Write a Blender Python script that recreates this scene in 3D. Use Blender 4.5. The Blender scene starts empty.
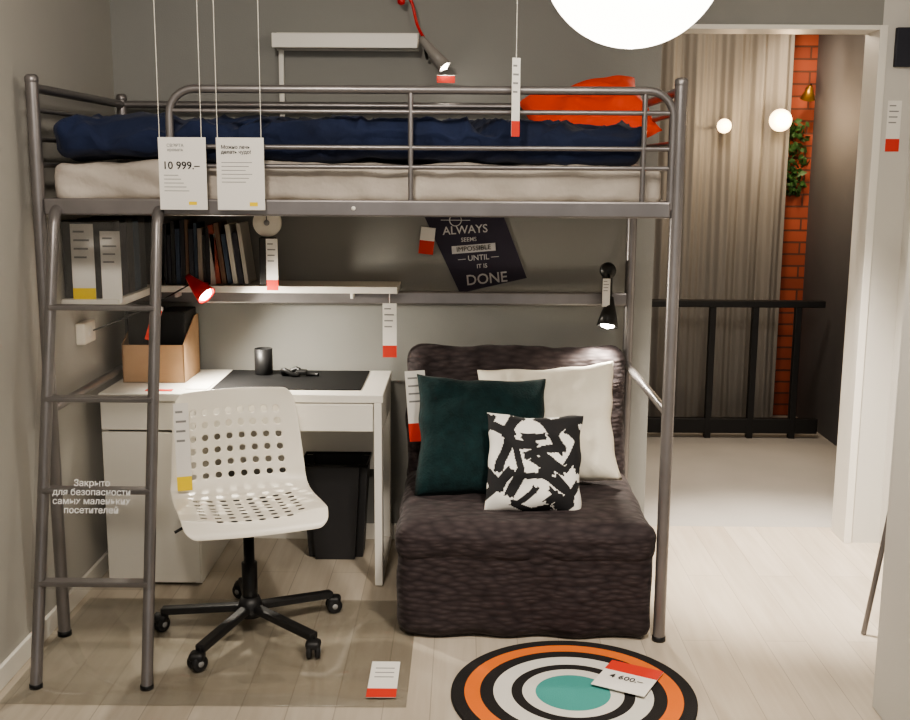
import bpy, bmesh, math, random
from mathutils import Vector, Matrix, Euler, noise
random.seed(4)
S=bpy.context.scene
# ---------------------------------------------------------------- helpers
def link(o): S.collection.objects.link(o); return o
def nodes(m):
    m.use_nodes=True; nt=m.node_tree; return nt, nt.nodes["Principled BSDF"]
def mat(name,col,rough=.6,metal=0,nscale=0,namt=.1,bump=0,bscale=60,emis=None,estr=0,spec=.5,sheen=0,alpha=1,trans=0):
    m=bpy.data.materials.new(name); nt,b=nodes(m)
    b.inputs["Base Color"].default_value=(*col,1); b.inputs["Roughness"].default_value=rough
    b.inputs["Metallic"].default_value=metal; b.inputs["Specular IOR Level"].default_value=spec
    b.inputs["Sheen Weight"].default_value=sheen; b.inputs["Alpha"].default_value=alpha
    b.inputs["Transmission Weight"].default_value=trans
    tc=nt.nodes.new("ShaderNodeTexCoord")
    if nscale:
        n=nt.nodes.new("ShaderNodeTexNoise"); n.inputs["Scale"].default_value=nscale; n.inputs["Detail"].default_value=4
        nt.links.new(tc.outputs["Object"],n.inputs["Vector"])
        r=nt.nodes.new("ShaderNodeValToRGB")
        r.color_ramp.elements[0].position=.3; r.color_ramp.elements[1].position=.7
        r.color_ramp.elements[0].color=(*[c*(1-namt) for c in col],1); r.color_ramp.elements[1].color=(*[min(1,c*(1+namt)) for c in col],1)
        nt.links.new(n.outputs["Fac"],r.inputs["Fac"]); nt.links.new(r.outputs["Color"],b.inputs["Base Color"])
    if bump:
        n=nt.nodes.new("ShaderNodeTexNoise"); n.inputs["Scale"].default_value=bscale; n.inputs["Detail"].default_value=3
        nt.links.new(tc.outputs["Object"],n.inputs["Vector"])
        bp=nt.nodes.new("ShaderNodeBump"); bp.inputs["Strength"].default_value=bump; bp.inputs["Distance"].default_value=.01
        nt.links.new(n.outputs["Fac"],bp.inputs["Height"]); nt.links.new(bp.outputs["Normal"],b.inputs["Normal"])
    if emis:
        b.inputs["Emission Color"].default_value=(*emis,1); b.inputs["Emission Strength"].default_value=estr
    return m
def empty(name):
    e=bpy.data.objects.new(name,None); e.empty_display_size=.1; return link(e)
def fin(o,m,parent=None,smooth=False):
    if m is not None:
        for mm in (m if isinstance(m,(list,tuple)) else [m]): o.data.materials.append(mm)
    if parent: o.parent=parent
    if smooth:
        for p in o.data.polygons: p.use_smooth=True
    return o
def box(name,x0,x1,y0,y1,z0,z1,m,parent=None,bev=.002,M=None):
    bm=bmesh.new(); bmesh.ops.create_cube(bm,size=1)
    for v in bm.verts: v.co=Vector(((x0+x1)/2+v.co.x*(x1-x0),(y0+y1)/2+v.co.y*(y1-y0),(z0+z1)/2+v.co.z*(z1-z0)))
    if bev: bmesh.ops.bevel(bm,geom=bm.edges[:],offset=min(bev,.45*min(x1-x0,y1-y0,z1-z0)),segments=2,affect='EDGES',profile=.5)
    if M is not None: bm.transform(M)
    me=bpy.data.meshes.new(name); bm.to_mesh(me); bm.free()
    return fin(link(bpy.data.objects.new(name,me)),m,parent)
def tube(name,pts,r,m,parent=None,res=6,smooth_pts=False,cyclic=False):
    cu=bpy.data.curves.new(name+"_c",'CURVE'); cu.dimensions='3D'; cu.bevel_depth=r; cu.bevel_resolution=res//2+1; cu.use_fill_caps=True
    if smooth_pts:
        sp=cu.splines.new('NURBS'); sp.points.add(len(pts)-1)
        for p,q in zip(sp.points,pts): p.co=(*q,1)
        sp.order_u=min(4,len(pts)); sp.use_endpoint_u=True; sp.resolution_u=8; sp.use_cyclic_u=cyclic
    else:
        sp=cu.splines.new('POLY'); sp.points.add(len(pts)-1)
        for p,q in zip(sp.points,pts): p.co=(*q,1)
        sp.use_cyclic_u=cyclic
    t=bpy.data.objects.new(name+"_t",cu); link(t)
    dg=bpy.context.evaluated_depsgraph_get()
    me=bpy.data.meshes.new_from_object(t.evaluated_get(dg)); me.name=name
    bpy.data.objects.remove(t)
    return fin(link(bpy.data.objects.new(name,me)),m,parent,True)
def lathe(name,prof,M,m,parent=None,seg=40,smooth=True):
    bm=bmesh.new(); rings=[]
    for r,z in prof:
        if r<1e-6: rings.append([bm.verts.new((0,0,z))])
        else: rings.append([bm.verts.new((r*math.cos(2*math.pi*i/seg),r*math.sin(2*math.pi*i/seg),z)) for i in range(seg)])
    for a,b in zip(rings,rings[1:]):
        for i in range(seg):
            j=(i+1)%seg
            if len(a)==1 and len(b)==1: continue
            if len(a)==1: bm.faces.new((a[0],b[i],b[j]))
            elif len(b)==1: bm.faces.new((a[i],a[j],b[0]))
            else: bm.faces.new((a[i],a[j],b[j],b[i]))
    bmesh.ops.recalc_face_normals(bm,faces=bm.faces)
    bm.transform(M); me=bpy.data.meshes.new(name); bm.to_mesh(me); bm.free()
    return fin(link(bpy.data.objects.new(name,me)),m,parent,smooth)
def rbox(name,dims,r,M,m,parent=None,amp=0,freq=5,cuts=24,seed=0,fn=None):
    bm=bmesh.new(); bmesh.ops.create_cube(bm,size=2)
    bmesh.ops.subdivide_edges(bm,edges=bm.edges[:],cuts=cuts,use_grid_fill=True)
    h=Vector(dims)/2
    for v in bm.verts:
        p=Vector((v.co.x*h.x,v.co.y*h.y,v.co.z*h.z))
        c=Vector([max(-(h[i]-r),min(h[i]-r,p[i])) for i in range(3)])
        d=(p-c); n=d.normalized() if d.length>1e-9 else Vector((0,0,1))
        q=c+n*r
        if amp: q+=n*amp*(noise.noise(q*freq+Vector((seed,seed*2,0)))+.5*noise.noise(q*freq*2.3+Vector((0,seed,3))))
        if fn: q=fn(q)
        v.co=q
    bm.transform(M); me=bpy.data.meshes.new(name); bm.to_mesh(me); bm.free()
    return fin(link(bpy.data.objects.new(name,me)),m,parent,True)
def pillow(name,w,h,t,M,m,parent=None,n=36,seed=0,facefn=None,amp=.006,wr=0):
    bm=bmesh.new(); g={}
    for s in (1,-1):
        for i in range(n+1):
            for j in range(n+1):
                a=2*i/n-1; b=2*j/n-1
                edge=(i in(0,n)) or (j in(0,n))
                if edge and s==-1: g[s,i,j]=g[1,i,j]; continue
                x=a*w/2*(1-.07*(1-b*b)*abs(a)**3); z=b*h/2*(1-.07*(1-a*a)*abs(b)**3)
                y=s*t/2*(max(0,(1-a**4)*(1-b**4)))**.55
                nn=noise.noise(Vector((a*2.2+seed,b*2.2,s)))
                y+=s*amp*nn*3*(1-a**4)*(1-b**4)
                if wr: y+=s*wr*noise.noise(Vector((a*6+seed,b*3,s+5)))*(1-a**6)*(1-b**6)
                x+=.010*noise.noise(Vector((b*2.5+seed,0,a*.5))); z+=.010*noise.noise(Vector((a*2.5+seed,4,b*.5)))
                g[s,i,j]=bm.verts.new((x,y,z))
    for s in (1,-1):
        for i in range(n):
            for j in range(n):
                q=[g[s,i,j],g[s,i+1,j],g[s,i+1,j+1],g[s,i,j+1]]
                f=bm.faces.new(q if s==-1 else q[::-1])
                if facefn: f.material_index=facefn(2*(i+.5)/n-1,2*(j+.5)/n-1)
    bm.transform(M); me=bpy.data.meshes.new(name); bm.to_mesh(me); bm.free()
    return fin(link(bpy.data.objects.new(name,me)),m,parent,True)
def MT(x,y,z,rx=0,ry=0,rz=0):
    return Matrix.Translation((x,y,z))@Euler((math.radians(rx),math.radians(ry),math.radians(rz))).to_matrix().to_4x4()
def text(name,s,size,M,m,parent=None,bold=False,align='CENTER'):
    cu=bpy.data.curves.new(name+"_c",'FONT'); cu.body=s; cu.size=size; cu.align_x=align; cu.align_y='CENTER'; cu.extrude=.0004
    if bold: cu.offset=size*.012
    cu.resolution_u=3
    t=bpy.data.objects.new(name+"_t",cu); link(t)
    dg=bpy.context.evaluated_depsgraph_get()
    me=bpy.data.meshes.new_from_object(t.evaluated_get(dg)); bpy.data.objects.remove(t)
    me.transform(M@MT(0,0,0,90)); me.name=name
    return fin(link(bpy.data.objects.new(name,me)),m,parent)
def poly(name,pts,m,parent=None,thick=0):
    bm=bmesh.new(); f=bm.faces.new([bm.verts.new(p) for p in pts])
    me=bpy.data.meshes.new(name); bm.to_mesh(me); bm.free()
    o=fin(link(bpy.data.objects.new(name,me)),m,parent)
    if thick:
        s=o.modifiers.new("s",'SOLIDIFY'); s.thickness=thick
    return o
# ---------------------------------------------------------------- materials
steel=mat("bed_steel",(.255,.24,.24),.36,.7,nscale=8,namt=.1)
blackm=mat("black_plastic",(.012,.012,.013),.45)
blackmet=mat("black_metal",(.02,.02,.02),.35,.3)
white=mat("white_paint",(.80,.775,.72),.4)
whitepl=mat("white_plastic",(.88,.84,.75),.35)
paper=mat("paper_white",(.82,.80,.76),.7)
redp=mat("label_red",(.66,.05,.03),.6)
yelp=mat("label_yellow",(.9,.66,.03),.6)
ink=mat("ink_black",(.02,.02,.02),.7)
greyink=mat("ink_grey",(.25,.25,.25),.7)
whiteink=mat("lettering_white",(.85,.85,.85),.6)
greypr=mat("lettering_grey",(.55,.54,.54),.6)
redpaint=mat("lamp_red_paint",(.6,.02,.02),.3)
wallb=mat("wall_grey",(.29,.29,.275),.85,nscale=1.5,namt=.04,bump=.08,bscale=180)
walll=mat("wall_left_paint",(.45,.435,.40),.85,nscale=1.5,namt=.04,bump=.08,bscale=180)
wallr=mat("wall_white_paint",(.62,.605,.57),.8,nscale=1.5,namt=.03,bump=.05,bscale=180)
ceilm=mat("ceiling_paint",(.6,.6,.58),.9)
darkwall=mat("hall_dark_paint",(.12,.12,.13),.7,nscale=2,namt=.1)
carpet=mat("hall_floor_grey",(.38,.365,.345),.55,nscale=3,namt=.05)
card=mat("cardboard",(.42,.27,.16),.8,nscale=10,namt=.1)
blue=mat("duvet_navy",(.006,.014,.050),.85,nscale=5,namt=.25,bump=.45,bscale=24,sheen=.08)
sheet=mat("sheet_beige",(.50,.45,.40),.85,nscale=6,namt=.1,bump=.9,bscale=16)
orange=mat("pillow_orange",(.86,.07,.02),.75,bump=.35,bscale=22)
teal=mat("cushion_dark_teal",(.005,.022,.024),.9,nscale=30,namt=.3,bump=.3,bscale=120,sheen=.05,spec=.3)
whitec=mat("cushion_white_cotton",(.76,.72,.62),.85,bump=.4,bscale=22)
cushw=mat("cushion_print_white",(.78,.77,.73),.85); cushb=mat("cushion_print_black",(.012,.012,.014),.85)
poster_m=mat("poster_dark_purple",(.030,.024,.045),.65)
binm=mat("bin_mesh",(.03,.03,.033),.5)
def cover_mat():
    m=bpy.data.materials.new("armchair_cover_quilted"); nt,b=nodes(m)
    tc=nt.nodes.new("ShaderNodeTexCoord")
    v=nt.nodes.new("ShaderNodeTexVoronoi"); v.feature='SMOOTH_F1'; v.inputs["Scale"].default_value=1; v.inputs["Smoothness"].default_value=.5
    mp=nt.nodes.new("ShaderNodeMapping"); mp.inputs["Scale"].default_value=(24,36,70); nt.links.new(tc.outputs["Object"],mp.inputs[0]); nt.links.new(mp.outputs[0],v.inputs["Vector"])
    r=nt.nodes.new("ShaderNodeValToRGB"); r.color_ramp.elements[1].color=(.016,.011,.013,1); r.color_ramp.elements[0].color=(.050,.037,.039,1); r.color_ramp.elements[0].position=.15; r.color_ramp.elements[1].position=.85
    nt.links.new(v.outputs["Distance"],r.inputs["Fac"]); nt.links.new(r.outputs[0],b.inputs["Base Color"])
    n=nt.nodes.new("ShaderNodeTexNoise"); n.inputs["Scale"].default_value=9; n.inputs["Detail"].default_value=3; nt.links.new(tc.outputs["Object"],n.inputs["Vector"])
    ad=nt.nodes.new("ShaderNodeMath"); ad.operation='SUBTRACT'; nt.links.new(n.outputs["Fac"],ad.inputs[0]); nt.links.new(v.outputs["Distance"],ad.inputs[1])
    bp=nt.nodes.new("ShaderNodeBump"); bp.inputs["Strength"].default_value=.55; bp.inputs["Distance"].default_value=.008; nt.links.new(ad.outputs[0],bp.inputs["Height"]); nt.links.new(bp.outputs[0],b.inputs["Normal"])
    b.inputs["Roughness"].default_value=.78; b.inputs["Specular IOR Level"].default_value=.35; b.inputs["Sheen Weight"].default_value=.06; return m
cover=cover_mat()
def floor_mat():
    m=bpy.data.materials.new("floor_whitewashed_planks"); nt,b=nodes(m)
    tc=nt.nodes.new("ShaderNodeTexCoord"); mp=nt.nodes.new("ShaderNodeMapping"); mp.inputs["Rotation"].default_value=(0,0,math.radians(90))
    nt.links.new(tc.outputs["Object"],mp.inputs["Vector"])
    br=nt.nodes.new("ShaderNodeTexBrick"); br.inputs["Scale"].default_value=1; br.inputs["Brick Width"].default_value=1.2; br.inputs["Row Height"].default_value=.14
    br.inputs["Mortar Size"].default_value=.0014; br.inputs["Color1"].default_value=(.49,.435,.36,1); br.inputs["Color2"].default_value=(.56,.505,.43,1); br.inputs["Mortar"].default_value=(.34,.30,.25,1)
    nt.links.new(mp.outputs[0],br.inputs["Vector"])
    n=nt.nodes.new("ShaderNodeTexNoise"); mp2=nt.nodes.new("ShaderNodeMapping"); mp2.inputs["Scale"].default_value=(22,1.6,1)
    nt.links.new(tc.outputs["Object"],mp2.inputs["Vector"]); nt.links.new(mp2.outputs[0],n.inputs["Vector"]); n.inputs["Scale"].default_value=1.5; n.inputs["Detail"].default_value=6
    mx=nt.nodes.new("ShaderNodeMixRGB"); mx.blend_type='MULTIPLY'; mx.inputs[0].default_value=.6
    r=nt.nodes.new("ShaderNodeValToRGB"); r.color_ramp.elements[0].position=.3; r.color_ramp.elements[0].color=(.78,.75,.71,1); r.color_ramp.elements[1].position=.65
    nt.links.new(n.outputs["Fac"],r.inputs["Fac"]); nt.links.new(br.outputs["Color"],mx.inputs[1]); nt.links.new(r.outputs["Color"],mx.inputs[2])
    nt.links.new(mx.outputs[0],b.inputs["Base Color"]); b.inputs["Roughness"].default_value=.35
    return m
floorm=floor_mat()
def brick_mat():
    m=bpy.data.materials.new("red_brick"); nt,b=nodes(m)
    tc=nt.nodes.new("ShaderNodeTexCoord"); sp=nt.nodes.new("ShaderNodeSeparateXYZ"); cb=nt.nodes.new("ShaderNodeCombineXYZ")
    nt.links.new(tc.outputs["Object"],sp.inputs[0]); ad=nt.nodes.new("ShaderNodeMath"); ad.operation='ADD'
    nt.links.new(sp.outputs["X"],ad.inputs[0]); nt.links.new(sp.outputs["Y"],ad.inputs[1])
    nt.links.new(ad.outputs[0],cb.inputs["X"]); nt.links.new(sp.outputs["Z"],cb.inputs["Y"])
    br=nt.nodes.new("ShaderNodeTexBrick"); br.inputs["Scale"].default_value=1; br.inputs["Brick Width"].default_value=.22; br.inputs["Row Height"].default_value=.075; br.inputs["Mortar Size"].default_value=.006
    br.inputs["Color1"].default_value=(.40,.10,.055,1); br.inputs["Color2"].default_value=(.28,.07,.04,1); br.inputs["Mortar"].default_value=(.13,.055,.04,1)
    nt.links.new(cb.outputs[0],br.inputs["Vector"]); nt.links.new(br.outputs["Color"],b.inputs["Base Color"]); b.inputs["Roughness"].default_value=.85
    bp=nt.nodes.new("ShaderNodeBump"); bp.invert=True; bp.inputs["Distance"].default_value=.01; nt.links.new(br.outputs["Fac"],bp.inputs["Height"]); nt.links.new(bp.outputs[0],b.inputs["Normal"])
    return m
brick=brick_mat()
def glassy(name,tint,a,rough=.12):
    m=bpy.data.materials.new(name); m.use_nodes=True; nt=m.node_tree
    for n in list(nt.nodes): nt.nodes.remove(n)
    out=nt.nodes.new("ShaderNodeOutputMaterial"); mix=nt.nodes.new("ShaderNodeMixShader"); t=nt.nodes.new("ShaderNodeBsdfTransparent"); g=nt.nodes.new("ShaderNodeBsdfGlossy")
    t.inputs[0].default_value=(*tint,1); g.inputs["Roughness"].default_value=rough; g.inputs["Color"].default_value=(.9,.9,.9,1); mix.inputs[0].default_value=a
    nt.links.new(t.outputs[0],mix.inputs[1]); nt.links.new(g.outputs[0],mix.inputs[2]); nt.links.new(mix.outputs[0],out.inputs[0])
    return m
matplastic=glassy("clear_mat_plastic",(.94,.94,.93),.14)
acryl=glassy("clear_acrylic",(.95,.95,.95),.05)
def curtain_mat():
    m=bpy.data.materials.new("sheer_curtain"); m.use_nodes=True; nt=m.node_tree
    for n in list(nt.nodes): nt.nodes.remove(n)
    out=nt.nodes.new("ShaderNodeOutputMaterial"); mix=nt.nodes.new("ShaderNodeMixShader"); t=nt.nodes.new("ShaderNodeBsdfTranslucent"); g=nt.nodes.new("ShaderNodeBsdfDiffuse")
    t.inputs[0].default_value=(.42,.40,.37,1); g.inputs[0].default_value=(.40,.39,.37,1); mix.inputs[0].default_value=.35
    nt.links.new(t.outputs[0],mix.inputs[2]); nt.links.new(g.outputs[0],mix.inputs[1]); nt.links.new(mix.outputs[0],out.inputs[0])
    return m
sheer=curtain_mat()
# ---------------------------------------------------------------- room
XL=-.06; YB=1.0; H=2.7; XH=3.52
box("floor",-.2,3.3,-4.2,1.2,-.1,0,floorm,bev=0)
box("floor_hall",1.2,XH+.1,1.2,4.6,-.1,0,carpet,bev=0)
box("ceiling",-.2,3.3,-4.2,1.2,H,H+.1,ceilm,bev=0)
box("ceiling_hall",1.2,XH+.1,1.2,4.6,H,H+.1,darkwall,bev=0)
box("wall_left",XL-.12,XL,-4.2,1.0,0,H,walll,bev=0)
def cuboids(name,lst,m):
    bm=bmesh.new()
    for (x0,x1,y0,y1,z0,z1) in lst:
        r=bmesh.ops.create_cube(bm,size=1)
        for v in r['verts']: v.co=Vector(((x0+x1)/2+v.co.x*(x1-x0),(y0+y1)/2+v.co.y*(y1-y0),(z0+z1)/2+v.co.z*(z1-z0)))
    me=bpy.data.meshes.new(name); bm.to_mesh(me); bm.free()
    return fin(link(bpy.data.objects.new(name,me)),m)
cuboids("wall_back",[(XL-.12,2.13,YB,YB+.15,0,H),(2.13,3.0,YB,YB+.15,2.13,H)],wallb)
cuboids("wall_pier",[(3.0,3.14,YB,YB+.15,0,H)],wallr)
box("wall_right",3.14,3.26,-4.2,YB+.15,0,H,wallr,bev=0)
box("trim_1",2.988,3.02,YB-.010,YB+.154,0,2.14,white,bev=.002)
box("trim_2",2.13,2.988,YB-.010,YB+.154,2.122,2.14,white,bev=.002)
box("baseboard_left",XL,XL+.014,-4.2,1.0,0,.07,white,bev=.003)
box("baseboard_back",XL+.014,2.13,YB-.014,YB,0,.07,white,bev=.003)
# hall
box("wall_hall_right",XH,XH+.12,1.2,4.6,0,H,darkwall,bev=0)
box("wall_hall_brick",2.3,XH,3.45,3.57,0,H,brick,bev=0)
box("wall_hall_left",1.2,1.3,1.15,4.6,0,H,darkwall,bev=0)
def curtain():
    bm=bmesh.new(); n=240; rows=[]
    for k in range(13):
        z=.03+(2.6-.03)*k/12
        rows.append([bm.verts.new((1.95+1.37*i/n, 3.25+.024*math.sin(i*.21+.6*math.sin(k*.5)+1.3*math.sin(i*.06))+.006*math.sin(i*.8+k*.15),z)) for i in range(n+1)])
    for a,b in zip(rows,rows[1:]):
        for i in range(n): bm.faces.new((a[i],a[i+1],b[i+1],b[i]))
    me=bpy.data.meshes.new("sheer_curtain"); bm.to_mesh(me); bm.free()
    return fin(link(bpy.data.objects.new("sheer_curtain",me)),sheer,None,True)
curtain()
e=empty("stair_railing")
box("top_rail",2.2,3.46,2.82,2.88,.785,.825,blackm,e,.005)
box("bottom_rail",2.2,3.46,2.83,2.87,.03,.12,blackm,e,.005)
for i,x in enumerate([2.30,2.56,2.81,3.06,3.31]): box("post_%d"%i,x-.018,x+.018,2.828,2.872,0,.79,blackm,e,.003)
# hall lamps
bulb=mat("bulb_warm",(1,.9,.75),.5,emis=(1,.70,.38),estr=7)
brass=mat("brass",(.5,.3,.08),.3,.8)
def light_point(name,loc,en,r,col,parent=None):
    l=bpy.data.lights.new(name,'POINT'); l.energy=en; l.shadow_soft_size=r; l.color=col
    o=bpy.data.objects.new(name,l); link(o); o.location=loc
    if parent: o.parent=parent
for nm,x,z,r,en in (("globe_wall_lamp",2.885,1.83,.042,2.5),("globe_wall_lamp.001",3.215,1.865,.065,9.0)):
    e=empty(nm)
    lathe("globe",[(0,-r)]+[(r*math.cos(a),r*math.sin(a)) for a in [math.radians(t) for t in range(-80,81,10)]]+[(0,r)],MT(x,3.10,z),bulb,e)
    lathe("collar",[(r*.55,r*.75),(r*.6,r*.9),(r*.3,r*1.25),(0,r*1.3)],MT(x,3.10,z,-90),brass,e)
    tube("arm",[(x,3.10+r*.9,z),(x,3.45,z)],.008,brass,e)
    lathe("wall_plate",[(0,.012),(.04,.010),(.045,0)],MT(x,3.45,z,90),brass,e)
    light_point("light",(x,2.98,z),en,.05,(1,.72,.44),e)
e=empty("wall_sconce")
tube("arm",[(3.46,3.44,2.07),(3.46,3.36,2.09),(3.43,3.30,2.05)],.007,blackmet,e)
lathe("shade",[(.012,.05),(.045,-.03),(.042,-.03),(.01,.045)],MT(3.43,3.29,2.03,25,0,0),brass,e)
lathe("bulb",[(0,-.035),(.02,-.02),(.02,0),(0,.02)],MT(3.43,3.285,2.02,25,0,0),bulb,e,20)
def plant():
    bm=bmesh.new()
    for i in range(200):
        t=random.random(); z=1.42+.45*t; x=3.40+random.gauss(0,.03)*(1.3-abs(t-.5)); y=3.40+random.uniform(-.04,.02)
        M=Matrix.Translation((x,y,z))@Euler([random.uniform(-1.5,1.5) for _ in range(3)]).to_matrix().to_4x4()
        L=random.uniform(.03,.06)
        vs=[bm.verts.new(M@Vector(p)) for p in ((0,0,0),(.35*L,.4*L,.05*L),(0,L,0),(-.35*L,.4*L,.05*L))]
        bm.faces.new(vs)
    me=bpy.data.meshes.new("hanging_ivy"); bm.to_mesh(me); bm.free()
    fin(link(bpy.data.objects.new("hanging_ivy",me)),mat("leaf_green",(.04,.10,.03),.5,nscale=20,namt=.4))
plant()
# ---------------------------------------------------------------- loft bed
BL,BW,BH,ZB=2.02,.90,1.842,1.446
bed=empty("loft_bed")
for nm,x,y in (("post_fl",0,0),("post_fr",BL,0),("post_bl",0,BW),("post_br",BL,BW)):
    tube(nm,[(x,y,0.004),(x,y,BH)],.0205,steel,bed)
    lathe(nm+"_cap",[(0,.012),(.015,.010),(.0215,.002),(.0215,-.012),(.0205,-.014)],MT(x,y,BH),steel,bed,24)
    lathe(nm+"_foot",[(0,0),(.023,0),(.023,.015),(.0205,.017)],MT(x,y,0),blackm,bed,24)
box("beam_front",.02,BL-.02,-.016,.016,ZB-.026,ZB+.026,steel,bed,.006)
box("beam_back",.02,BL-.02,BW-.016,BW+.016,ZB-.026,ZB+.026,steel,bed,.006)
for x,s in ((0,'l'),(BL,'r')):
    box("beam_"+s,x-.014,x+.014,.02,BW-.02,ZB-.024,ZB+.024,steel,bed,.006)
    tube("side_stretch_"+s,[(x,.0,.786),(x,BW,.786)],.015,steel,bed)
    for z,r in ((BH-.03,.015),(1.745,.008),(1.655,.008),(1.575,.008)): tube("end_rail_%s_%d"%(s,z*100),[(x,0,z),(x,BW,z)],r,steel,bed)
box("back_stretch",.0,BL,BW-.014,BW+.014,1.03,1.082,steel,bed,.006)
birch=mat("birch",(.5,.4,.28),.6)
for i in range(14): box("slat_%d"%i,.06+i*.135,.11+i*.135,.02,BW-.02,ZB-.006,ZB+.006,birch,bed,.002)
tube("back_rail_top",[(0,BW,BH-.03),(BL,BW,BH-.03)],.015,steel,bed)
for z in (1.745,1.655,1.575): tube("back_rail_%d"%(z*100),[(0,BW,z),(BL,BW,z)],.008,steel,bed)
zt=BH-.03
pts=[(.425,0,ZB)]+[(.425,0,zt-.08)]+[(.505-.08*math.cos(a),0,zt-.08+.08*math.sin(a)) for a in [math.radians(d) for d in range(15,91,15)]]+[(BL-.10,0,zt)]+[(BL-.10+.08*math.sin(a),0,zt-.08+.08*math.cos(a)) for a in [math.radians(d) for d in range(15,91,15)]]+[(BL-.02,0,ZB)]
tube("front_guard",pts,.013,steel,bed)
for z in (1.745,1.635,1.575): tube("front_rail_%d"%(z*100),[(.425,0,z),(BL-.02,0,z)],.0075,steel,bed)
for x in (1.18,BL-.11): tube("front_bar_%d"%(x*100),[(x,0,ZB),(x,0,zt)],.0085,steel,bed)
def ladY(z): return -.035-.345*(1-z/1.43)
for nm,xb,xt in (("ladder_rail_l",.05,.06),("ladder_rail_r",.39,.385)):
    tube(nm,[(xb,ladY(0),.004),(xb+(xt-xb)*.9,ladY(1.30),1.30),(xt,ladY(1.38)+.0,1.385),(xt,-.028,1.425),(xt,-.0,1.44)],.018,steel,bed)
    lathe(nm+"_foot",[(0,0),(.020,0),(.020,.012),(.018,.014)],MT(xb,ladY(0),0),blackm,bed,24)
for z in (.31,.585,.86,1.137):
    y=ladY(z); box("rung_%d"%(z*100),.055,.39,y-.022,y+.022,z-.008,z+.008,steel,bed,.004)
for x in (1.0,): lathe("bolt_%d"%(x*100),[(0,.004),(.006,.003),(.007,0)],MT(x,-.016,ZB,90),white,bed,16)
tube("corner_brace",[(0,.02,1.30),(0,.12,1.42)],.008,steel,bed)
# mattress & bedding
def mtf(q):
    q=q.copy()
    if q.y<0:
        q.y+=.014*noise.noise(Vector((q.x*11,q.z*10,2)))+.009*math.sin(q.x*34+6*noise.noise(Vector((q.x*3,q.z*8,1))))*(.5+noise.noise(Vector((q.x*2,0,0))))
    q.z+=.010*noise.noise(Vector((q.x*7,q.y*3,5)))
    return q
rbox("mattress",(1.95,.83,.125),.030,MT(1.005,.46,1.523),sheet,None,.008,7,84,3,mtf)
def duv(q):
    q=q.copy()
    r=noise.noise(Vector((q.x*5+2*noise.noise(Vector((q.x*3,q.y*3,9))),q.y*4,1)))
    r2=noise.noise(Vector((q.x*11+2*noise.noise(Vector((q.x*5,q.y*3,3))),q.y*7+q.z*9,4)))
    up=1 if q.z>-.02 else .0
    q.z+=.028*noise.noise(Vector((q.x*2.0,q.y*3,1)))+(.030*(1-2.4*abs(r))+.018*(1-2.4*abs(r2)))*up-.010*up
    q.y+=-.020*noise.noise(Vector((q.x*4.2,q.z*8,7)))-.014*(1-2.4*abs(r2))*(1 if q.y<0 else 0)
    if q.y<-.25 and q.z<0: q.z-=.012*(1+noise.noise(Vector((q.x*3,0,2))))
    return q
rbox("duvet",(1.88,.81,.095),.046,MT(.975,.44,1.653),blue,None,.016,7,100,9,duv)
pillow("bed_pillow",.45,.38,.14,MT(1.80,.60,1.765,-56,-12,4),orange,seed=3,amp=.012)
# ---------------------------------------------------------------- desk
d=empty("writing_desk")
dx0,dx1,dy0,dy1,dz=0.0,1.055,.455,.955,.745
dx0=.0
box("top",dx0,dx1,dy0,dy1,dz-.03,dz,white,d,.003)
box("cabinet_side_l",dx0+.005,dx0+.03,dy0+.01,dy1,0.003,dz-.03,white,d)
box("cabinet_side_r",.335,.36,dy0+.01,dy1,.003,dz-.03,white,d)
box("cabinet_back",.03,.335,dy1-.015,dy1-.005,.06,dz-.03,white,d)
box("cabinet_bottom",.03,.335,dy0+.03,dy1-.015,.06,.08,white,d)
box("cabinet_door",.008,.357,dy0-.008,dy0+.008,.012,dz-.145,white,d,.003)
box("drawer_front_l",.008,.357,dy0-.008,dy0+.008,dz-.137,dz-.033,white,d,.003)
box("drawer_front_r",.363,1.018,dy0-.008,dy0+.008,dz-.137,dz-.033,white,d,.003)
box("drawer_box",.37,1.01,dy0+.01,dy1-.02,dz-.12,dz-.035,white,d)
box("leg_panel_f",1.02,1.05,dy0+.0,dy0+.06,0.003,dz-.03,white,d,.003)
box("leg_panel_b",1.02,1.05,dy1-.06,dy1,0.003,dz-.03,white,d,.003)
box("leg_panel_top",1.02,1.05,dy0+.06,dy1-.06,dz-.15,dz-.03,white,d,.003)
box("leg_panel_low",1.02,1.05,dy0+.06,dy1-.06,.003,.05,white,d,.003)
box("back_panel",.36,1.02,dy1-.012,dy1,dz-.42,dz-.03,white,d,.002)
box("desk_pad",.40,.965,.54,.93,dz,dz+.004,mat("desk_pad_black",(.012,.012,.013),.6,spec=.25),None,.002)
lathe("pen_cup",[(0,0),(.034,0),(.036,.003),(.036,.105),(.033,.105),(.033,.008),(0,.008)],MT(.545,.84,dz+.004),blackm)
e=empty("wrist_watch")
tube("band",[(.66+.035*math.cos(t),.80+.02*math.sin(t),dz+.020+.012*math.sin(t*2)) for t in [i*2*math.pi/14 for i in range(14)]],.009,blackm,e,cyclic=True)
box("case",.68,.725,.785,.82,dz+.012,dz+.03,blackm,e,.006)
tube("strap",[(.72,.80,dz+.012),(.75,.81,dz+.010),(.77,.80,dz+.010)],.007,blackm,e)
e=empty("leaflet"); box("sheet",.30,.385,.54,.68,dz,dz+.002,paper,e,0,); box("band",.16,.26,.50,.53,dz+.0,dz+.002,redp,e,0)
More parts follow.
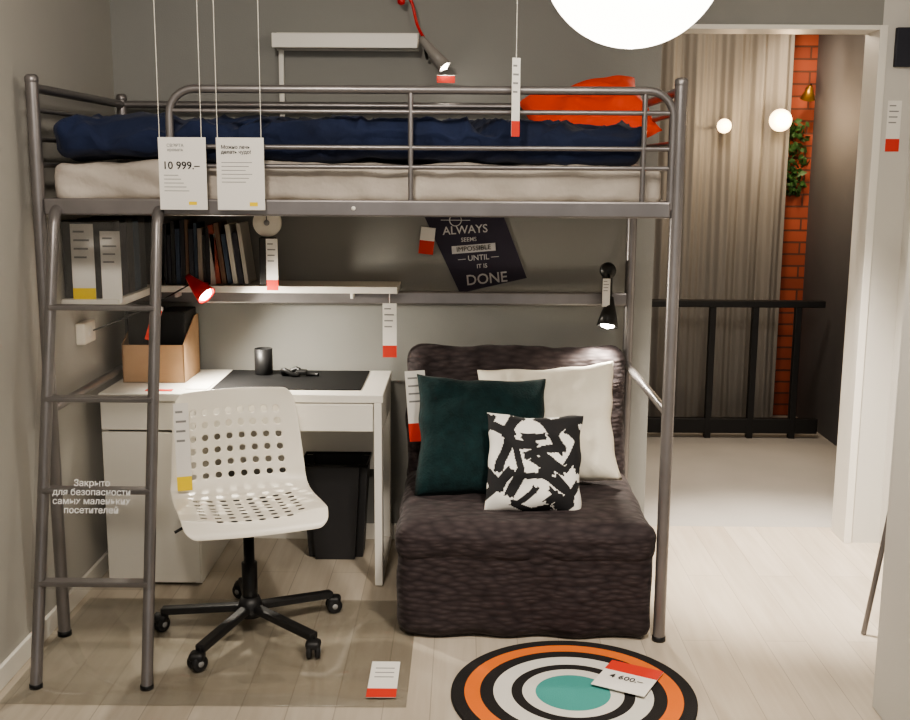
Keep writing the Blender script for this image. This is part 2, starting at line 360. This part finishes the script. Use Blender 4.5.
def magfile(name,x,y,z,w,dp,h,m):
    e=empty(name); t=.004
    box("front",x,x+w,y,y+t,z,z+h*.62,m,e,.001); box("back",x,x+w,y+dp-t,y+dp,z,z+h,m,e,.001); box("bottom",x,x+w,y,y+dp,z,z+t,m,e,.001)
    for k,xx in enumerate((x,x+w-t)):
        bm=bmesh.new()
        prof=[(y,z),(y+dp,z),(y+dp,z+h),(y+dp*.75,z+h),(y,z+h*.62)]
        a=[bm.verts.new((xx,p[0],p[1])) for p in prof]; b=[bm.verts.new((xx+t,p[0],p[1])) for p in prof]
        bm.faces.new(a); bm.faces.new(b[::-1])
        for i in range(5): bm.faces.new((a[i],b[i],b[(i+1)%5],a[(i+1)%5]))
        bmesh.ops.recalc_face_normals(bm,faces=bm.faces)
        me=bpy.data.meshes.new("side_%d"%k); bm.to_mesh(me); bm.free(); fin(link(bpy.data.objects.new("side_%d"%k,me)),m,e)
    box("contents",x+t+.004,x+w-t-.004,y+dp*.25,y+dp-t-.002,z+t,z+h*1.12,blackm,e,.003)
magfile("cardboard_magazine_file",.03,.66,dz,.118,.25,.24,card)
magfile("cardboard_magazine_file",.152,.66,dz,.118,.25,.24,card)
def bin_():
    e=empty("waste_bin"); bm=bmesh.new()
    x,y=.835,.82
    def ring(w,dp,z): return [bm.verts.new((x+sx*w/2,y+sy*dp/2,z)) for sx,sy in ((-1,-1),(1,-1),(1,1),(-1,1))]
    a=ring(.22,.16,.003); b=ring(.27,.20,.40); 
    bm.faces.new(a)
    for i in range(4): bm.faces.new((a[i],a[(i+1)%4],b[(i+1)%4],b[i]))
    bmesh.ops.bevel(bm,geom=[ed for ed in bm.edges if abs(ed.verts[0].co.z-ed.verts[1].co.z)>.1],offset=.03,segments=4,affect='EDGES')
    me=bpy.data.meshes.new("body"); bm.to_mesh(me); bm.free(); o=fin(link(bpy.data.objects.new("body",me)),binm,e)
    s=o.modifiers.new("s",'SOLIDIFY'); s.thickness=.004
    c=[(x-.135,y-.10,.40),(x+.135,y-.10,.40),(x+.135,y+.10,.40),(x-.135,y+.10,.40)]
    tube("rim",c,.006,blackm,e,cyclic=True)
bin_()
# ---------------------------------------------------------------- wall shelves with books
e=empty("wall_shelf")
box("board_back",XL,1.09,.78,1.0,1.085,1.112,white,e,.002)
box("board_left",XL,.14,.30,.78,1.085,1.112,white,e,.002)
for x in (.2,.9): box("bracket_%d"%(x*100),x,x+.012,.82,1.0,1.06,1.085,white,e,.001)
bk=empty("row_of_books")
cols=[(.02,.02,.025),(.30,.26,.22),(.03,.03,.04),(.42,.40,.37),(.03,.03,.03),(.14,.08,.05),(.5,.47,.42),(.04,.06,.10),(.25,.05,.03),(.03,.05,.08),(.5,.48,.44)]
bm_=[mat("book_%d"%i,c,.6) for i,c in enumerate(cols)]
seq=[0,2,4,7,0,5,2,9,1,4,0,3,8,5,7,10,2,3,0,6,1,5,4,3]
x=.17; i=0
while x<.50:
    w=random.uniform(.010,.024); h=random.uniform(.19,.255); dd=random.uniform(.13,.17)
    lean=0 if x<.36 else -7
    box("book_%d"%i,0,w,0,dd,0,h,bm_[seq[i%len(seq)]],bk,.0015,MT(x,.80,1.114+(.003 if lean else 0),0,lean,0))
    x+=w+.0015+(.002 if lean else 0); i+=1
e=empty("file_boxes")
yy=.33
for i,(w,c) in enumerate([(.08,bm_[4]),(.075,bm_[2]),(.08,bm_[4]),(.07,bm_[9]),(.08,bm_[4])]):
    box("file_%d"%i,XL+.004,.125,yy,yy+w-.004,1.113,1.385-.01*(i%2),c,e,.003); yy+=w
magfile("black_magazine_file",.015,.80,1.114,.10,.18,.23,blackm)
greypl=mat("grey_plastic",(.3,.3,.3),.5)
e=empty("table_clock")
box("column",.545,.605,.80,.86,1.114,1.30,bm_[4],e,.003)
lathe("dial_body",[(0,.016),(.052,.016),(.056,.010),(.056,-.010),(.05,-.014),(0,-.014)],MT(.575,.83,1.358,90),whitepl,e)
lathe("hub",[(0,.021),(.010,.020),(.012,.015)],MT(.575,.83,1.358,90),greypl,e,20)
tube("hand",[(.575,.812,1.358),(.575,.812,1.395)],.0018,ink,e)
lampglow=mat("lamp_glow",(1,1,.9),.4,emis=(1,.93,.8),estr=40)
def headlamp(name,base,joint,head,dirv,m,r=.032,L=.075,spot=None,cold=(1,.92,.78),size=140):
    e=empty(name)
    tube("arm",[base,joint,head],.006,blackmet,e,smooth_pts=True)
    z=Vector(dirv).normalized(); q=(-z).to_track_quat('Z','Y').to_matrix().to_4x4()
    M=Matrix.Translation(head)@q
    lathe("shade",[(0,.02),(.012,.02),(.016,.0),(r*.75,-L*.5),(r,-L),(r-.003,-L),(r*.7,-L*.5),(.012,-.004),(0,0)],M,m,e)
    lathe("bulb",[(0,-L*.55),(r*.55,-L*.6),(r*.78,-L*.8),(r*.6,-L*.99),(0,-L*1.08)],M,lampglow,e,24)
    if spot:
        l=bpy.data.lights.new(name+"_light",'SPOT'); l.energy=spot; l.spot_size=math.radians(size); l.spot_blend=.7; l.shadow_soft_size=.02; l.color=cold
        o=bpy.data.objects.new("light",l); link(o); o.parent=e
        o.matrix_world=Matrix.Translation(Vector(head)+z*(L+.014))@q
    return e
e=headlamp("red_clamp_lamp",(.33,.765,1.10),(.27,.70,1.16),(.300,.69,1.145),(.62,-.30,-.55),redpaint,r=.040,L=.095,spot=42,size=178)
box("clamp",.315,.345,.755,.79,1.07,1.125,redpaint,e,.004)
tube("cable",[(.28,.74,1.12),(.12,.60,1.02),(.02,.55,.99),(-.03,.50,.97)],.003,blackm,e,smooth_pts=True)
e=headlamp("black_spot_lamp",(1.925,.885,1.17),(1.925,.80,1.17),(1.925,.765,1.06),(-.15,-.40,-1),blackmet,r=.042,L=.10,spot=24,size=120)
lathe("joint",[(0,.03),(.03,.025),(.033,0),(.03,-.025),(0,-.03)],MT(1.925,.862,1.175,90),blackmet,e)
box("bracket",1.905,1.945,.86,.885,1.03,1.19,blackmet,e,.004)
e=empty("power_socket"); box("plate",XL,XL+.035,.42,.54,.93,1.01,whitepl,e,.006)
lathe("insert",[(0,.004),(.018,.004),(.02,0)],MT(XL+.035,.48,.97,0,90,0),paper,e,20)
# ---------------------------------------------------------------- wall things above bed
e=empty("picture_ledge")
box("board",.60,1.165,.88,1.0,2.035,2.05,white,e,.002); box("lip",.60,1.165,.875,.885,2.03,2.085,white,e,.002); box("back_plate",.60,1.165,.99,1.0,2.03,2.10,white,e,.002)
box("bracket",.61,.63,.97,.985,1.72,2.03,white,e,.002)
e=headlamp("wall_flex_lamp",(1.20,.95,2.0),(1.2,.9,1.99),(1.19,.89,2.055),(.42,-.15,-.50),mat("lamp_grey",(.30,.28,.26),.4),r=.028,L=.13)
tube("flex_neck",[(1.20,.96,2.06),(1.165,.93,2.10),(1.15,.92,2.17),(1.14,.92,2.22),(1.115,.92,2.235),(1.10,.92,2.215)],.006,redpaint,e,smooth_pts=True)
lathe("neck_knob",[(0,.016),(.014,.01),(.016,0),(.014,-.01),(0,-.016)],MT(1.10,.92,2.21),redpaint,e,20)
# ---------------------------------------------------------------- labels
def tag(name,x,y,z,w,h,red=.25,rz=0,ry=0,rx=0,cord=0,bottom=redp,lines=True,M=None):
    e=empty(name); M=M or MT(x,y,z,rx,ry,rz)
    box("card",-w/2,w/2,-.001,.001,-h,0,paper,e,0,M)
    if red: box("band",-w/2,w/2,-.0018,-.001,-h,-h*(1-red),bottom,e,0,M)
    if lines:
        for k in range(4):
            zz=-h*(.10+.11*k)
            box("line_%d"%k,-w*.38,w*(.1+.07*((k*3)%4)),-.0016,-.001,zz-h*.012,zz+h*.012,greyink,e,0,M)
    if cord: tube("cord",[tuple(M@Vector((0,0,0))),(x,y,z+cord)],.0012,whitepl,e)
    return e
def bigtag(name,x,cords,body,price=None):
    e=empty(name); y=-.05; z0,z1=1.44,1.662; w=.148
    box("sheet",x,x+w,y-.001,y+.001,z0,z1,paper,e,0)
    if price:
        text("price",price,.033,MT(x+w*.47,y-.002,1.575),ink,e,True)
        text("heading",body,.013,MT(x+w*.36,y-.002,1.63),greyink,e)
        box("ymark",x+.09,x+.115,y-.0016,y-.001,1.455,1.465,yelp,e,0)
        for k in range(5): box("line_%d"%k,x+.015,x+.06+.008*k,y-.0016,y-.001,1.545-.012*k,1.547-.012*k,greyink,e,0)
    else:
        text("heading",body,.015,MT(x+.015,y-.002,1.625),ink,e,True,'LEFT')
        for k in range(6): box("line_%d"%k,x+.015,x+.11-.01*(k%3),y-.0016,y-.001,1.585-.012*k,1.587-.012*k,greyink,e,0)
        box("ymark",x+.10,x+.125,y-.0016,y-.001,1.452,1.464,yelp,e,0)
    for k,c in enumerate(cords): tube("wire_%d"%k,[(c,y,z1-.005),(c,y,H)],.0012,whitepl,e)
bigtag("hanging_price_sheet",.400,(.405,.535),"СВЭРТА\nкровать",price="10 999.–")
bigtag("hanging_info_sheet",.580,(.585,.72),"Можно лечь\nделать чудо!")
tag("hanging_tag",1.505,-.05,1.905,.028,.235,.2,rz=25,cord=.79)
tag("shelf_price_tag",.605,.745,1.30,.045,.20,.2,cord=0)
tag("shelf_price_tag",1.06,.76,1.05,.055,.215,.22,cord=.05)
tag("armchair_price_tag",1.17,.50,.83,.075,.27,.26,ry=-4)
tag("poster_price_tag",1.205,.990,1.335,.06,.11,.5,ry=6,lines=False)
tag("file_price_tag",.02,.315,1.375,.08,.27,.17,bottom=yelp)
tag("file_price_tag",.115,.322,1.35,.07,.25,0)
tag("lamp_price_tag",1.275,.88,1.93,.07,.03,0.9,lines=False)
tag("small_red_tag",.19,.63,1.05,.035,.14,.9,ry=18,lines=False)
tag("lamp_side_tag",1.905,.74,1.155,.03,.11,0.0,ry=0)
tag("pier_price_tag",3.07,.998,1.85,.055,.20,.25)
box("dark_wall_panel",3.05,3.14,.975,.9995,1.98,2.13,mat("panel_navy",(.02,.022,.035),.6),None,.003)
# poster
e=empty("typographic_poster")
poly("sheet",[(1.185,.996,1.385),(1.50,.996,1.41),(1.61,.996,1.13),(1.335,.996,1.065)],poster_m,e,.001)
for s,sz,x,z,a in (("Rx",.05,1.315,1.375,4),("ALWAYS",.047,1.355,1.325,4),("SEEMS",.024,1.37,1.286,4),("— UNTIL —",.031,1.41,1.212,5),("IT IS",.024,1.425,1.178,5),("DONE",.060,1.445,1.125,6)):
    if s=="Rx":
        lathe("emblem",[(.022,.001),(.026,.001),(.026,0)],MT(x,.994,z-.01,90),greypr,e,24); box("bar",x-.06,x+.06,.9925,.9945,z-.012,z-.009,greypr,e,0); continue
    text("word",s,sz,MT(x,.992,z,0,-a,0),greypr,e,True)
box("ribbon",-.09,.09,-.001,.001,-.016,.016,greypr,e,0,MT(1.39,.993,1.25,0,-5,0)); text("word","IMPOSSIBLE",.028,MT(1.39,.991,1.25,0,-5,0),ink,e)
# ---------------------------------------------------------------- swivel chair
def chair():
    e=empty("swivel_chair"); M=MT(.628,.04,0,0,0,20)
    prof=[(-.225,.415),(-.215,.437),(-.18,.452),(-.08,.447),(.04,.437),(.12,.438),(.17,.452),(.205,.49),(.225,.55),(.245,.65),(.268,.74),(.285,.80)]
    pts=[Vector((0,a,b)) for a,b in prof]
    cu=[0]
    for a,b in zip(pts,pts[1:]): cu.append(cu[-1]+(b-a).length)
    nv,nx=35,21
    def at(s):
        s*=cu[-1]
        for k in range(len(pts)-1):
            if s<=cu[k+1]+1e-9: return pts[k].lerp(pts[k+1],(s-cu[k])/(cu[k+1]-cu[k])),k
        return pts[-1],len(pts)-2
    bm=bmesh.new(); g=[]
    for j in range(nv+1):
        t=j/nv; p,k=at(t); row=[]
        w=.238-.026*max(0,(t-.55))/.45
        for end in (t,1-t):
            if end<.12: w*= .86+.14*math.sqrt(max(0,1-((.12-end)/.12)**2))
        back=max(0,min(1,(t-.52)/.12))
        for i in range(nx+1):
            a=2*i/nx-1
            row.append(bm.verts.new((a*w,p.y-back*.045*a*a,p.z+(1-back)*.022*a**2*(1 if t>.06 else .3))))
        g.append(row)
    for j in range(nv):
        for i in range(nx):
            hole = i%2==1 and 3<=i<=17 and j%2==1 and ((3<=j<=15) or (21<=j<=31))
            if hole and j<=15 and (i in(3,17)) and j<5: hole=False
            if not hole: bm.faces.new((g[j][i],g[j][i+1],g[j+1][i+1],g[j+1][i]))
    bm.transform(M); me=bpy.data.meshes.new("shell"); bm.to_mesh(me); bm.free()
    o=fin(link(bpy.data.objects.new("shell",me)),whitepl,e,True)
    s=o.modifiers.new("s",'SOLIDIFY'); s.thickness=.005; s.offset=0
    s=o.modifiers.new("ss",'SUBSURF'); s.levels=2; s.render_levels=2
    box("seat_plate",-.09,.09,-.11,.11,.395,.428,blackm,e,.006,M)
    tube("lever",[M@Vector((-.05,.0,.405)),M@Vector((-.20,.02,.395)),M@Vector((-.24,.02,.375))],.005,blackm,e)
    lathe("column",[(0,.08),(.026,.08),(.026,.25),(.018,.25),(.018,.40),(0,.40)],M,blackmet,e)
    lathe("hub",[(0,.055),(.038,.06),(.042,.10),(.03,.13),(0,.13)],M,blackm,e)
    for k in range(5):
        a=math.radians(-110+72*k); dx,dy=math.cos(a),math.sin(a); C=Vector((.628,.04,0))
        box("leg_%d"%k,0,.31,-.018,.018,-.012,.014,blackm,e,.006,Matrix.Translation(C+Vector((0,0,.092)))@Euler((0,math.radians(4.5),a)).to_matrix().to_4x4())
        cp=C+Vector((dx*.305,dy*.305,0)); ca=a+random.uniform(-1,1)
        tube("stem_%d"%k,[cp+Vector((0,0,.05)),cp+Vector((0,0,.075))],.008,blackm,e)
        off=Vector((math.cos(ca),math.sin(ca),0))*.012; cd=Vector((-math.sin(ca),math.cos(ca),0))
        R=cd.to_track_quat('Z','Y').to_matrix().to_4x4()
        for s_ in (-1,1):
            lathe("wheel_%d_%d"%(k,s_),[(0,-.009),(.022,-.009),(.027,-.005),(.027,.005),(.022,.009),(0,.009)],Matrix.Translation(cp+off+cd*.014*s_+Vector((0,0,.0275)))@R,blackm,e,24)
            lathe("wheelhub_%d_%d"%(k,s_),[(0,-.0105),(.010,-.0105),(.010,.0105),(0,.0105)],Matrix.Translation(cp+off+cd*.014*s_+Vector((0,0,.0275)))@R,greypl,e,16)
        rbox("hood_%d"%k,(.05,.05,.03),.014,Matrix.Translation(cp+off+Vector((0,0,.048))),blackm,e,cuts=6)
    tag("chair_price_tag",0,0,0,.05,.30,.16,bottom=yelp,M=M@MT(-.19,.195,.775,-10,0,0))
chair()
# ---------------------------------------------------------------- chair-bed armchair
a=empty("armchair_bed")
def skirt(q):
    q=q.copy()
    f=max(0,(-q.z+.10)/.3)
    q.x+=.008*math.sin(q.y*30)*f; q.y+=.008*math.sin(q.x*26)*f*(1 if q.y<0 else 0)
    return q
rbox("seat_block",(.855,.70,.395),.05,MT(1.562,.335,.200),cover,a,.008,5,44,5,skirt)
rbox("seat_top_pad",(.87,.70,.15),.06,MT(1.562,.325,.340,1,0,0),cover,a,.010,6,44,8)
rbox("backrest",(.86,.18,.56),.065,MT(1.56,.755,.60,-17,0,0),cover,a,.014,6,48,2)
pillow("teal_cushion",.49,.46,.15,MT(1.42,.40,.605,-26,3,6),teal,seed=1)
pillow("white_cushion",.52,.46,.13,MT(1.670,.51,.628,-24,-6,-8),whitec,seed=8,wr=.018)
strokes=[(random.uniform(-1,1),random.uniform(-1,1),random.choice([.3,1.2,2.0,2.7])+random.uniform(-.3,.3),random.uniform(.15,.40),random.uniform(.05,.11)) for _ in range(46)]
def sf(u,v):
    for cx,cy,an,L,w in strokes:
        dx,dy=u-cx,v-cy; p=dx*math.cos(an)+dy*math.sin(an); q=-dx*math.sin(an)+dy*math.cos(an)
        if abs(p)<L+.02*math.sin(q*60) and abs(q+.05*math.sin(p*5))<w: return 1
    return 0
pillow("patterned_cushion",.345,.35,.11,MT(1.60,.20,.560,-20,2,0),[cushw,cushb],n=100,seed=5,facefn=sf)
# ---------------------------------------------------------------- rug
def rug():
    e=empty("round_rug"); C=(1.69,-.40); R=.37
    blk=mat("rug_black",(.016,.014,.014),.95,bump=.5,bscale=400); org=mat("rug_orange",(.80,.19,.035),.95,bump=.5,bscale=400); wh=mat("rug_white",(.74,.72,.67),.95,bump=.5,bscale=400); tl=mat("rug_teal",(.07,.33,.30),.95,bump=.5,bscale=400)
    lathe("base",[(0,0),(R,0),(R,.008),(R*.99,.0095)],MT(C[0],C[1],.001),blk,e,96)
    rs=[(1,.90,blk),(.90,.77,org),(.77,.66,blk),(.66,.51,wh),(.51,.42,blk),(.42,.31,wh),(.31,0,tl)]
    for i,(a_,b_,m) in enumerate(rs): lathe("ring_%d"%i,[(R*a_*.99,.0105),(R*b_*.99,.0105)],MT(C[0],C[1],0),m,e,96,False)
rug()
e=empty("rug_price_sign"); M=MT(1.87,-.315,.020,0,0,-28)
box("card",-.085,.085,-.10,.085,-.001,.001,paper,e,0,M); box("red_top",-.085,.085,.02,.085,.001,.002,redp,e,0,M)
text("price","4 600.–",.036,M@MT(0,-.02,.003,-90),ink,e)
# ---------------------------------------------------------------- floor protector + acrylic guard
rbox("floor_protector_mat",(1.21,.80,.006),.0029,MT(.585,-.09,.004),matplastic,None,cuts=2)
e=empty("mat_label"); box("card",1.065,1.155,-.44,-.20,.008,.009,paper,e,0); box("red",1.065,1.155,-.44,-.385,.009,.010,redp,e,0)
for k in range(3): box("line_%d"%k,1.08,1.14,-.25-.03*k,-.245-.03*k,.009,.0095,greyink,e,0)
e=empty("ladder_safety_panel")
def lp(x,z,off=0): return (x,ladY(z)-.03-off,z)
poly("panel",[lp(.035,.30),lp(.405,.30),lp(.405,1.40),lp(.035,1.40)],acryl,e,.003)
ang=math.degrees(math.atan(.345/1.43))
text("notice","Закрыто\nдля безопасности\nсамых маленьких\nпосетителей",.0275,MT(.215,ladY(.575)-.036,.575,-ang,0,0),whiteink,e,True)
# ---------------------------------------------------------------- pendant
glow=mat("paper_shade_glow",(1,.97,.9),.8,emis=(1,.92,.80),estr=8)
e=empty("paper_pendant_lamp"); R=.222
lathe("shade",[(R*math.cos(math.radians(t)),(R)*math.sin(math.radians(t))) for t in range(-88,89,4)],MT(1.75,-.74,2.083),glow,e,64)
tube("cord",[(1.75,-.74,2.30),(1.75,-.74,H)],.003,whitepl,e)
# ---------------------------------------------------------------- right edge
e=empty("display_cabinet")
box("side_panel",2.575,2.60,-1.10,-.45,.0,1.42,wallr,e,.004); box("rear_panel",2.60,3.12,-.47,-.45,0,1.42,wallr,e,.003); box("top",2.575,3.12,-1.10,-.45,1.42,1.445,wallr,e,.004)
box("shelf_1",2.60,3.12,-1.10,-.47,.45,.47,wallr,e,.002); box("shelf_2",2.60,3.12,-1.10,-.47,.92,.94,wallr,e,.002)
e=empty("folding_easel")
tube("leg_front",[(2.735,.06,.003),(2.93,.06,1.45)],.009,steel,e); tube("leg_side",[(2.80,-.12,.003),(2.93,-.0,1.45)],.009,steel,e); tube("leg_rear",[(3.08,.30,.003),(2.94,.08,1.45)],.009,steel,e)
tube("cross_bar",[(2.79,.06,.40),(2.84,-.085,.40)],.007,steel,e)
# ---------------------------------------------------------------- lights
def spot(name,loc,target,en,size,blend=.6,soft=.06,col=(1,.90,.78)):
    l=bpy.data.lights.new(name,'SPOT'); l.energy=en; l.spot_size=math.radians(size); l.spot_blend=blend; l.shadow_soft_size=soft; l.color=col
    o=bpy.data.objects.new(name,l); link(o); o.location=loc
    o.rotation_euler=(Vector(target)-Vector(loc)).to_track_quat('-Z','Y').to_euler(); return o
spot("spot_doorway",(2.55,.35,2.62),(2.72,.72,0),720,44,.8)
spot("spot_floor",(1.9,-1.6,2.62),(1.9,.1,0),250,62,.95,.12)
spot("spot_left",(.8,-2.0,2.62),(.5,.3,1.0),150,90,.9,.15)
spot("spot_right_wall",(2.3,-1.2,2.62),(3.1,.9,1.3),70,70,.9,.12)
light_point("hall_light_point",(2.7,2.0,2.4),34,.15,(1,.82,.62))
spot("spot_hall_floor",(2.7,1.5,2.62),(2.85,1.75,0),150,60,.9,.1,(1,.84,.66))
spot("brick_spot",(3.15,2.6,2.6),(3.45,3.45,1.9),40,50,.8,.05,(1,.78,.55))
w=bpy.data.worlds.new("world"); S.world=w; w.use_nodes=True
w.node_tree.nodes["Background"].inputs[0].default_value=(1,.96,.91,1); w.node_tree.nodes["Background"].inputs[1].default_value=.68
try: S.view_settings.look='AgX - Medium High Contrast'
except Exception: pass
# ---------------------------------------------------------------- camera
c=bpy.data.cameras.new("camera"); c.lens=1084/910*36; c.sensor_width=36
o=bpy.data.objects.new("camera",c); link(o); o.location=(1.3474,-3.4634,1.5706); o.rotation_euler=(1.3963,-.006,.008)
S.camera=o
